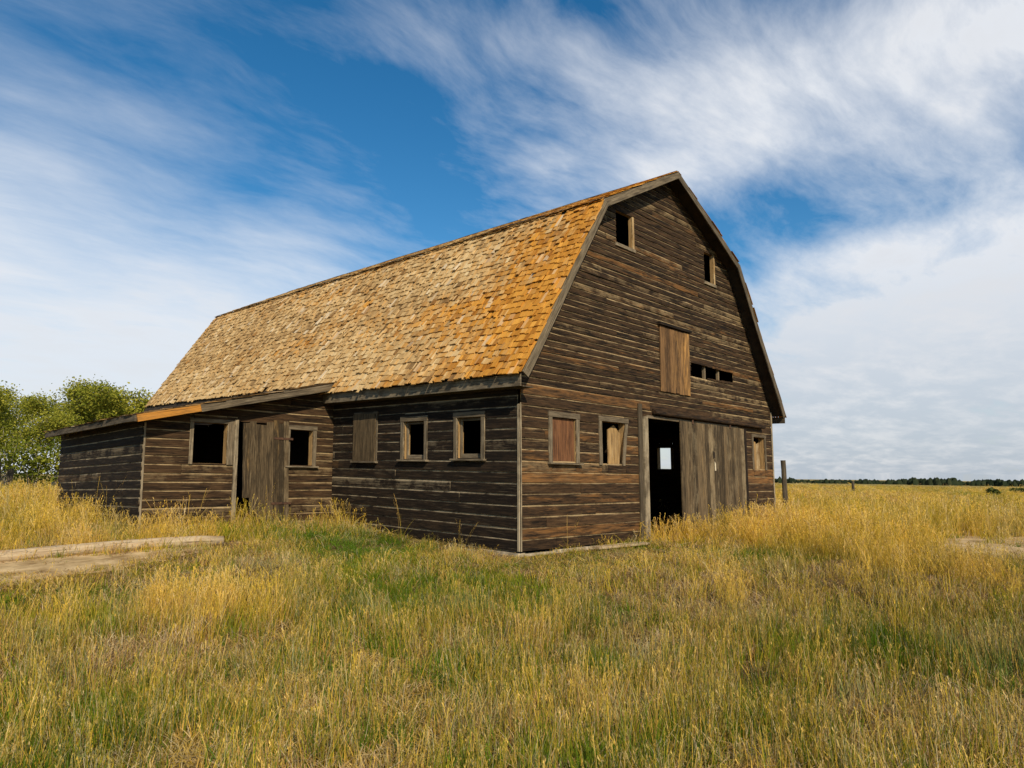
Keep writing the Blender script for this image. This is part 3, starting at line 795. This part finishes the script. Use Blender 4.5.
post(10.55, .15, 1.72, .072, 'grey fence post standing beside the barn corner and sliding door end', lean=(-.05, .02))
post(39.6, 8.0, .95, .09, 'small dark fence post far out in the golden field')
# ---- trees
def limb(mb, p, d, L, r, depth, tips):
    n = 6; pts = [p]; rad = [r]; d = Vector(d).normalized(); q = Vector(p)
    for i in range(n):
        d = (d + Vector((random.gauss(0, .09), random.gauss(0, .09), .05))).normalized()
        q = q + d * (L / n); pts.append(q.copy()); rad.append(max(.012, r * (1 - .72 * (i + 1) / n)))
    mb.tube(pts, rad, 7 if depth == 0 else 5, (.5, 0, 0), .03)
    if depth >= 1:
        for i in range(2, n + 1): tips.append((pts[i], depth))
    if depth < 2:
        for i in range(2 if depth == 0 else 1, n + 1):
            for _ in range(2 if depth == 0 else 1):
                a = random.uniform(0, 2 * math.pi); o = d.orthogonal().normalized(); o = (Matrix.Rotation(a, 3, d) @ o)
                nd = (o * random.uniform(.7, 1.1) + d * random.uniform(.4, .9)).normalized()
                limb(mb, pts[i], nd, L * random.uniform(.22, .42) * (1.15 - .5 * i / n if depth == 0 else 1), rad[i] * .6, depth + 1, tips)
def leaves(tips, per, spread, size, seedtone=.5, flat=0.0):
    T = np.array([t[0] for t in tips]); n = len(T) * per
    c = np.repeat(T, per, 0) + rng.normal(0, spread, (n, 3)) * np.array([1, 1, .75])
    tone = np.repeat(np.clip(rng.normal(seedtone, .22, len(T)), 0, 1), per) + rng.normal(0, .12, n)
    a = rng.normal(0, 1, (n, 3)); a /= np.linalg.norm(a, axis=1)[:, None]
    b = np.cross(a, rng.normal(0, 1, (n, 3))); b /= np.linalg.norm(b, axis=1)[:, None]
    s = size * rng.uniform(.6, 1.3, n)[:, None]
    P = np.stack([c - a * s, c + b * s * .6, c + a * s, c - b * s * .6], 1)
    return P.reshape(-1, 3), np.clip(np.repeat(tone, 4), 0, 1)
def np_mesh(name, P, faces4, tone, mat, parent=None):
    me = bpy.data.meshes.new(name); me.from_pydata(P.tolist(), [], faces4.tolist()); me.materials.append(mat)
    ca = me.color_attributes.new('Col', 'FLOAT_COLOR', 'POINT'); c = np.zeros((len(P), 4), np.float32); c[:, 0] = tone; c[:, 3] = 1
    ca.data.foreach_set('color', c.ravel())
    o = bpy.data.objects.new(name, me); COL.objects.link(o); o.parent = parent; return o
def make_tree(h, per, spread, size, label, tone, group, multi=1):
    per = int(per * .95)
    t = thing('aspen_tree', label, 'tree', group=group); mb = MB(); tips = []
    for k in range(multi):
        d = (random.uniform(-.18, .18) * (multi > 1), random.uniform(-.18, .18) * (multi > 1), 1)
        limb(mb, Vector((.35 * k, .2 * k, -.1)), d, h * random.uniform(.85, 1) * .86, h * .016, 0, tips)
    tips = [q for q in tips if q[0].z > h * .42 and random.random() < .85]
    mb.build('trunk', M_BARK, t, smooth=True)
    P, tn = leaves(tips, per, spread, size, tone)
    np_mesh('crown', P, np.arange(len(P)).reshape(-1, 4), tn, M_LEAF, t)
    return t
GRP = 'aspens beside the barn'
protos = [make_tree(9.5, 30, .38, .09, '', .55, GRP), make_tree(9.0, 30, .36, .09, '', .65, GRP), make_tree(8.0, 24, .38, .10, '', .72, GRP, 2), make_tree(9.5, 24, .36, .11, '', .4, GRP)]
def copy_tree(o):
    c = o.copy(); COL.objects.link(c)
    for ch in o.children:
        d = ch.copy(); COL.objects.link(d); d.parent = c
    return c
def along(px, dist):                                # where a bearing from the camera meets a given distance
    v = fx * 710.2 + rx * (px - 512); v.z = 0; v.normalize(); return CX + v.x * dist, CY + v.y * dist
spots = [(-20, 40, 0, .54, 'dark green aspen nearest the edge of the stand, cut by the picture edge'),
         (14, 52, 3, .60, 'aspen with drooping dense crown between the edge tree and the pale-trunked one'),
         (36, 47, 1, .58, 'low bushy aspen in front of the stand, left of the pale trunk'),
         (60, 56, 0, .78, 'tall aspen with a pale bare trunk showing through its crown'),
         (84, 58, 1, .84, 'slender aspen rising just above the low end of the lean-to roof'),
         (106, 60, 2, .94, 'yellowish green aspen behind the lean-to roof'),
         (124, 62, 2, .96, 'yellow-green aspen close beside the barn roof edge'),
         (-52, 48, 3, .72, 'dark green aspen at the far end of the stand'),
         (2, 60, 1, .78, 'aspen standing deep behind the edge tree')]
for (px, h, lab) in [(8, 1.55, 'thick pale dead stump at the foot of the aspens, the taller of two'), (18, 1.25, 'shorter pale dead stump at the foot of the aspens, nearer the lean-to')]:
    x, y = along(px, 41); post(x, y, h, .13, lab, 'dead stumps under the trees', (random.uniform(-.1, .1), 0), 'dead_stump', 'stump')
used = set()
for (px, dd, k, s, lab) in spots:
    o = protos[k] if k not in used else copy_tree(protos[k]); used.add(k)
    x, y = along(px, dd); o.location = (x, y, G(x, y)); o.rotation_euler.z = random.uniform(0, 6.28); o.scale = (s * random.uniform(1.1, 1.3), s * random.uniform(1.1, 1.3), s); o['label'] = lab

# ---- bushes and undergrowth
def make_bush(h, w, n, label, tone=.4, mat=M_BUSH, size=.09, name='bush', group=None):
    t = thing(name, label, 'bush', group=group); mb = MB(); tips = []
    for i in range(7):
        a = random.uniform(0, 6.28); r = w * random.uniform(.1, .5)
        p = [(0.05 * math.cos(a), .05 * math.sin(a), 0), (r * .6 * math.cos(a), r * .6 * math.sin(a), h * .5), (r * math.cos(a), r * math.sin(a), h * random.uniform(.7, 1))]
        mb.tube(p, [.03, .02, .01], 5, (.4, 0, 0)); 
        for q in p[1:]: tips.append((Vector(q), 1))
        tips.append((Vector(p[1]).lerp(Vector(p[2]), .5), 1))
    mb.build('stem', M_BARK, t)
    P, tn = leaves(tips, n, h * .2, size, tone); P[:, 2] = np.abs(P[:, 2])
    np_mesh('foliage', P, np.arange(len(P)).reshape(-1, 4), tn, mat, t); return t
for (px, dd, h, w, lab) in [(984, 66, .5, 1.0, 'low dark bush out in the golden field'), (1008, 84, .5, 1.8, 'flat dark bush farthest out in the field')]:
    b = make_bush(h, w, 40, lab, .3, size=.12); x, y = along(px, dd); b.location = (x, y, G(x, y))
for (px, dd, h, w, lab) in [(10, 45, 2.6, 3.0, 'bush under the leftmost trees beside the dead stumps'), (42, 46, 2.2, 3.0, 'leafy bush under the pale-trunked aspen'), (70, 47, 2.4, 3, 'bush beside the lean-to corner at the foot of the trees')]:
    b = make_bush(h, w, 45, lab, .3, M_LEAF, .10, group='bushes under the aspens'); x, y = along(px, dd); b.location = (x, y, G(x, y))

# ---- far tree line
def treeline():
    P, F, T = [], [], []
    u, v = np.meshgrid(np.linspace(0, 2 * np.pi, 8, endpoint=False), np.linspace(-.1, np.pi / 2, 5))
    def lump(x, y, w, h, seed):
        r = 1 + .28 * (rng.random(u.shape) - .5)
        X = x + w * np.cos(u) * np.cos(v) * r; Y = y + w * np.sin(u) * np.cos(v) * r; Z = gh(x, y) - .5 + h * np.maximum(0, np.sin(v)) * r
        b = len(P); P.extend(np.stack([X, Y, Z], -1).reshape(-1, 3).tolist()); T.extend([float(np.clip(rng.normal(.5, .25), 0, 1))] * u.size)
        for i in range(4):
            for j in range(8): F.append((b + i * 8 + j, b + i * 8 + (j + 1) % 8, b + (i + 1) * 8 + (j + 1) % 8, b + (i + 1) * 8 + j))
    for px in np.arange(740, 1200, 1.7):            # thin distant belt
        d = 1900 + 120 * rng.random(); x, y = along(px, d); lump(x, y, rng.uniform(5, 9), rng.uniform(7, 13) * (.7 + .6 * float(vnoise(px * .05, 1))), px)
    for px in np.arange(905, 1200, 2.2):            # nearer wood
        if 953 < px < 966 or (px > 1060 and rng.random() < .5): continue
        for _ in range(2):
            d = 1000 + 60 * rng.random(); x, y = along(px + rng.normal(0, 1), d); lump(x, y, rng.uniform(3, 5.5), rng.uniform(6.5, 10) * (.85 if px > 950 else 1), px)
    o = np_mesh('distant_treeline', np.array(P), np.array(F), np.array(T), M_FARLEAF); o['kind'] = 'stuff'
treeline()

# ------------------------------------------------------------------ grass
def blade(lst, x, y, h, w, lean, az_, dry, bri, pale, lib, nseg=3, droop=0.5, seed=False):
    P, F, C, Lb = lst
    dx, dy = math.cos(az_), math.sin(az_); fa = az_ + math.pi / 2 + random.gauss(0, .6); wx, wy = math.cos(fa), math.sin(fa)
    b = len(P)
    for i in range(nseg + 1):
        t = i / nseg; off = lean * h * (t ** (1 + droop)); z = h * t * (1 - .25 * lean * t)
        ww = w * (1 - .82 * t) if not seed else w * (.6 if t < .7 else 1.0)
        cx, cy = x + dx * off, y + dy * off
        P.append((cx - wx * ww / 2, cy - wy * ww / 2, z)); P.append((cx + wx * ww / 2, cy + wy * ww / 2, z))
        d = dry + .18 * t - .05
        C += [(max(0, min(1, d)), bri, pale)] * 2; Lb += [lib] * 2
    for i in range(nseg): F.append((b + 2 * i, b + 2 * i + 1, b + 2 * i + 3, b + 2 * i + 2))
    if seed:                                        # loose seed head: small flat spikelets round the tip
        tip = P[-1]
        for k in range(seed if seed is not True else 7):
            q = len(P); t = k / 7; hz = tip[2] - .012 - t * h * .22; fr = 1 - t * .22
            ox, oy = x + dx * lean * h * fr ** 1.5, y + dy * lean * h * fr ** 1.5
            a = random.uniform(0, 6.28); l = random.uniform(.007, .016); ss = random.uniform(.004, .008)
            ex, ey = math.cos(a) * l, math.sin(a) * l
            P += [(ox, oy, hz), (ox + ex - ey * .25, oy + ey + ex * .25, hz + l * .8), (ox + ex * 1.3, oy + ey * 1.3, hz + l * 1.7), (ox + ex + ey * .25, oy + ey - ex * .25, hz + l * .9)]
            C += [(max(0, min(1, dry + .10)), bri, pale)] * 4; Lb += [lib] * 4
            F.append((q, q + 1, q + 2, q + 3))
def library():
    L = ([], [], [], []); k = 0
    def R2(r): a = random.uniform(0, 6.28); q = r * math.sqrt(random.random()); return math.cos(a) * q, math.sin(a) * q
    for v in range(3):                              # 1-3 mixed meadow grass, mostly upright
        k += 1
        for i in range(34):
            x, y = R2(.16); g = random.random()
            blade(L, x, y, random.uniform(.10, .30), random.uniform(.004, .009), random.uniform(.05, .55), random.uniform(0, 6.28), (random.uniform(0, .16) if g < .34 else random.uniform(.36, .6) if g < .66 else random.uniform(.88, 1.1)), random.uniform(.15, .9), 0 if random.random() > .14 else random.uniform(.3, .9), k)
        for i in range(5):
            x, y = R2(.16)
            blade(L, x, y, random.uniform(.22, .38), random.uniform(.003, .0045), random.uniform(.05, .35), random.uniform(0, 6.28), random.uniform(.45, .8), random.uniform(.3, .9), random.random() ** 2 * .7, k, 3, .8, seed=5)
    for v in range(2):                              # 4-5 green leaves
        k += 1
        for i in range(28):
            x, y = R2(.13)
            blade(L, x, y, random.uniform(.08, .24), random.uniform(.006, .012), random.uniform(.05, .6), random.uniform(0, 6.28), random.uniform(0, .2), random.uniform(.5, 1), 0, k)
    for v in range(2):                              # 6-7 dead tangle, low and curled
        k += 1
        for i in range(36):
            x, y = R2(.17)
            blade(L, x, y, random.uniform(.04, .15), random.uniform(.006, .014), random.uniform(.6, 2.4), random.uniform(0, 6.28), random.uniform(.75, 1.1), random.uniform(.1, .8), random.random() ** 2 * .9, k, droop=.2)
    for v in range(3):                              # 8-10 tall golden stalks with seed heads
        k += 1
        for i in range(16):
            x, y = R2(.15)
            blade(L, x, y, random.uniform(.28, .50), random.uniform(.003, .005), random.uniform(.05, .40), random.uniform(0, 6.28), random.uniform(.36, .56), random.uniform(.4, .9), random.random() ** 3 * .5, k, 3, .8, seed=6)
        for i in range(24):
            x, y = R2(.15)
            blade(L, x, y, random.uniform(.14, .38), random.uniform(.005, .009), random.uniform(.1, .7), random.uniform(0, 6.28), random.uniform(.30, .56), random.uniform(.4, .8), 0, k)
    k += 1                                          # 11 long thin straws
    for i in range(5):
        x, y = R2(.14)
        blade(L, x, y, random.uniform(.30, .58), random.uniform(.002, .0032), random.uniform(.08, .45), random.uniform(-.6, .9), random.uniform(.5, .7), random.uniform(.6, 1), random.random() * .5, k, 4, .8, seed=3)
    return L, k

def scatter():
    pts, kind, rot, scl, tint = [], [], [], [], []
    # rings of decreasing density round the camera; blades get coarser with distance
    bands = [(1.6, 5.5, 115, .85, .84), (5.5, 8.5, 95, .9, .90), (8.5, 13, 56, 1.1, 1.0), (13, 20, 26, 1.5, 1.1), (20, 32, 12, 2.2, 1.1), (32, 55, 5, 3.2, 1.1), (55, 95, 2.0, 5, 1.1), (95, 170, .7, 8, 1.1)]
    caz = math.atan2(fx.x, fx.y)
    for (r0, r1, dens, ws, hs) in bands:
        half = R(44) if r0 > 4 else R(60)
        n = int(half * (r1 * r1 - r0 * r0) * dens)
        r = np.sqrt(rng.uniform(r0 * r0, r1 * r1, n)); a = caz + rng.uniform(-half, half, n)
        x = CX + r * np.sin(a); y = CY + r * np.cos(a)
        keep = ~in_barn(x, y, .07)
        for P in POLY: keep &= ~(in_poly(x, y, P) & (rng.random(n) < sstep(.34, .56, fbm(x * 1.6, y * 1.6, 61)) * .95))
        x, y, r = x[keep], y[keep], r[keep]; n = len(x)
        n1 = fbm(x * .45, y * .45, 1); n2 = fbm(x * 1.4, y * 1.4, 9); n3 = fbm(x * .16, y * .16, 17, 2)
        # how golden and tall the stand is, by place
        gold = .12 + .55 * (n1 - .5) + .5 * (n3 - .5) + .5 * (fbm(x * 1.1, y * 1.1, 51) - .5)
        gold += .75 * sstep(2.2, 5, x) * sstep(-6.5, -3.2, y + .25 * x * 0)         # before the sliding door
        gold += .65 * sstep(12, 22, r) * (x > 0)
        gold += .40 * (x < -2) * sstep(1.0, 2.6, y)                                   # left, by the pole
        gold -= 1.1 * np.exp(-(((x + 1.4) / 1.6) ** 2 + ((y - 2.2) / 1.7) ** 2))        # green strip under the long wall
        gold -= .25 * sstep(9, 5, r) 
        gold += .42 * np.exp(-(((x + 5.3) / 1.2) ** 2 + ((y + .9) / 1.6) ** 2)) * (.4 + 1.2 * n2)
        tall = np.clip(gold + .35 * (n2 - .5), -1, 1.4)
        low = np.exp(-(((x - 2.4) / 2.2) ** 2 + ((y + 1.2) / .9) ** 2)) + np.exp(-(((x + 5.8) / 2.6) ** 2 + ((y - 2.4) / 1.3) ** 2)) + .75 * np.exp(-(((x + 1.2) / 1.6) ** 2 + ((y - 2.2) / 2.4) ** 2)) + 1.2 * np.exp(-(((x - 6.4) / 2.4) ** 2 + ((y + 5.9) / 1.3) ** 2)) + 1.1 * np.exp(-(((x + .2) / 1.3) ** 2 + ((y + .8) / 1.1) ** 2))
        pick = rng.random(n)
        kd = np.where(pick < .48, rng.integers(0, 3, n), np.where(pick < .66, rng.integers(3, 5, n), rng.integers(5, 7, n)))
        kd = np.where((low < .35) & (rng.random(n) < .6 * sstep(.1, .75, tall)), rng.integers(7, 10, n), kd)
        kd = np.where((low < .3) & (rng.random(n) < .012 + .05 * sstep(.1, .6, tall)), 10, kd)
        sp = fbm(x * .75, y * .75, 101) + .25 * (fbm(x * 2.6, y * 2.6, 105) - .5); open_ = (tall < .45) & (low < .5)
        kd = np.where(open_ & (sp < .41) & (rng.random(n) < .62), rng.integers(3, 5, n), kd)
        kd = np.where(open_ & (sp > .56) & (rng.random(n) < .60), rng.integers(5, 7, n), kd)
        greeny = gold < -.35
        kd = np.where(greeny & (rng.random(n) < .6), rng.integers(3, 5, n), kd)
        s = rng.uniform(.65, 1.35, n) * hs * (.78 + .55 * fbm(x * .5, y * .5, 111)) * (1 + .12 * np.clip(tall, -1, 1))
        s *= 1 - .42 * sstep(20, 45, r)
        for P in POLY: s *= np.where(in_poly(x, y, P), .55, 1)
        near_wall = in_barn(x, y, .45)
        s *= np.where(near_wall, .85, 1)
        s *= (1 - .66 * np.clip(low, 0, 1)) * (1 - .22 * sstep(7, 9, r) * sstep(14, 12, r))
        pts.append(np.stack([x, y, gh(x, y) - .012], 1)); kind.append(kd)
        wob = rng.normal(0, .10, (n, 2)); rot.append(np.stack([wob[:, 0], wob[:, 1], rng.uniform(0, 6.283, n)], 1))
        w_ = ws * rng.uniform(.85, 1.2, n); scl.append(np.stack([w_, w_, s], 1))
        dry = .06 + .24 * np.clip(gold, -.8, .8) + .40 * (n2 - .5) + rng.normal(0, .05, n) - .10 * sstep(22, 60, r) - .10 * sstep(12, 17, r) - .10 * sstep(11, 6, r) - .05 + .34 * (fbm(x * .7, y * .7, 91) - .5) - .30 * np.exp(-(((x + 1.5) / 1.7) ** 2 + ((y - 2.4) / 2.0) ** 2)) + sstep(13, 18, r) * (.65 * (fbm(x * .22 + 3, y * .22, 71, 2) - .5) + .35 * (fbm(x * .9, y * .9, 77) - .5))
        pale = np.clip(1.4 * (fbm(x * 1.3, y * 1.3, 33) - .66), 0, .4) + (rng.random(n) < .05) * .35
        bri = .06 + rng.normal(0, .14, n) + .5 * (n2 - .5) - .22 * sstep(-1, -6, y - .0 * x) * sstep(-5.5, -2, x) * (r < 14)  # random tone, plus cloud shade on the right foreground put into blade brightness
        tint.append(np.stack([dry, bri, pale], 1))
    return [np.concatenate(q) for q in (pts, kind, rot, scl, tint)]

def build_grass():
    (P, F, C, Lb), K = library()
    pts, kind, rot, scl, tint = scatter()
    nl = len(P); n = nl + len(pts)
    me = bpy.data.meshes.new('meadow_grass')
    me.from_pydata(P + pts.tolist(), [], F); me.materials.append(M_GRASS)
    def attr(name, typ, lib, pt, prop):
        a = me.attributes.new(name, typ, 'POINT')
        arr = np.concatenate([np.asarray(lib), np.asarray(pt)]); a.data.foreach_set(prop, arr.astype(np.int32 if typ == 'INT' else np.float32).ravel())
    attr('lib', 'INT', np.array(Lb), np.zeros(len(pts)), 'value')
    attr('kind', 'INT', np.zeros(nl), kind, 'value')
    attr('rot', 'FLOAT_VECTOR', np.zeros((nl, 3)), rot, 'vector')
    attr('scl', 'FLOAT_VECTOR', np.ones((nl, 3)), scl, 'vector')
    attr('tint', 'FLOAT_VECTOR', np.zeros((nl, 3)), tint, 'vector')
    ca = me.color_attributes.new('Col', 'FLOAT_COLOR', 'POINT'); c = np.ones((n, 4), np.float32); c[:nl, :3] = np.array(C)
    ca.data.foreach_set('color', c.ravel())
    o = bpy.data.objects.new('meadow_grass', me); COL.objects.link(o); o['kind'] = 'stuff'
    ng = bpy.data.node_groups.new('grass_scatter', 'GeometryNodeTree')
    ng.interface.new_socket('Geometry', in_out='INPUT', socket_type='NodeSocketGeometry'); ng.interface.new_socket('Geometry', in_out='OUTPUT', socket_type='NodeSocketGeometry')
    N = ng.nodes; L = ng.links; gi = N.new('NodeGroupInput'); go = N.new('NodeGroupOutput')
    def named(nm, typ):
        q = N.new('GeometryNodeInputNamedAttribute'); q.data_type = typ; q.inputs['Name'].default_value = nm; return q.outputs['Attribute']
    lib = named('lib', 'INT')
    def sep(v):
        cmp = N.new('FunctionNodeCompare'); cmp.data_type = 'INT'; cmp.operation = 'EQUAL'
        L.new(lib, cmp.inputs['A'] if False else [s for s in cmp.inputs if s.name == 'A' and s.type == 'INT'][0]); [s for s in cmp.inputs if s.name == 'B' and s.type == 'INT'][0].default_value = v
        sg = N.new('GeometryNodeSeparateGeometry'); sg.domain = 'POINT'; L.new(gi.outputs[0], sg.inputs[0]); L.new(cmp.outputs[0], sg.inputs['Selection']); return sg.outputs['Selection']
    jn = N.new('GeometryNodeJoinGeometry')
    for k in range(K, 0, -1):                       # a new link enters the join from the bottom
        ti = N.new('GeometryNodeGeometryToInstance'); L.new(sep(k), ti.inputs[0]); L.new(ti.outputs[0], jn.inputs[0])
    m2p = N.new('GeometryNodeMeshToPoints'); L.new(sep(0), m2p.inputs[0])
    ip = N.new('GeometryNodeInstanceOnPoints'); L.new(m2p.outputs[0], ip.inputs['Points']); L.new(jn.outputs[0], ip.inputs['Instance'])
    ip.inputs['Pick Instance'].default_value = True
    L.new(named('kind', 'INT'), ip.inputs['Instance Index']); L.new(named('rot', 'FLOAT_VECTOR'), ip.inputs['Rotation']); L.new(named('scl', 'FLOAT_VECTOR'), ip.inputs['Scale'])
    L.new(ip.outputs[0], go.inputs[0])
    md = o.modifiers.new('scatter', 'NODES'); md.node_group = ng
    print('grass clumps', len(pts))
build_grass()

# tall single weeds by the walls
def weed(x, y, h, label, kinds=3):
    L = ([], [], [], [])
    for i in range(kinds):
        blade(L, random.uniform(-.05, .05), random.uniform(-.05, .05), h * random.uniform(.7, 1), .0045, random.uniform(.1, .45), random.uniform(0, 6.28), random.uniform(.6, .85), random.uniform(.2, .6), .1, 0, 5, .8, seed=14)
    for i in range(6):
        blade(L, random.uniform(-.06, .06), random.uniform(-.06, .06), h * random.uniform(.2, .5), .007, random.uniform(.2, .7), random.uniform(0, 6.28), .35, .5, 0, 0)
    me = bpy.data.meshes.new('tall_weed'); me.from_pydata(L[0], [], L[1]); me.materials.append(M_WEED)
    ca = me.color_attributes.new('Col', 'FLOAT_COLOR', 'POINT'); c = np.ones((len(L[0]), 4), np.float32); c[:, :3] = np.array(L[2]); ca.data.foreach_set('color', c.ravel())
    o = bpy.data.objects.new('tall_weed', me); COL.objects.link(o); o.location = (x, y, G(x, y)); tag(o, label, 'weed', 'tall dry weeds by the walls')
weed(-4.3, 5.6, 1.1, 'dry weed with seed heads at the near corner of the lean-to')
weed(-4.15, 6.6, 1.0, 'dry weed against the dark lean-to side, just left of its near corner')
weed(-4.2, 7.9, 1.1, 'dry weed halfway along the dark side of the lean-to')
weed(-2.9, 5.2, .9, 'dry weed under the square lean-to window')
weed(-1.6, 5.2, 1.0, 'dry weed before the plank door of the lean-to')
weed(-.35, 2.6, .95, 'thin pale weed under the middle window of the long wall')
weed(-.4, .95, .75, 'thin leaning weed under the window nearest the barn corner')
weed(.6, -.5, .8, 'bushy dry weed before the gable wall at the barn corner')
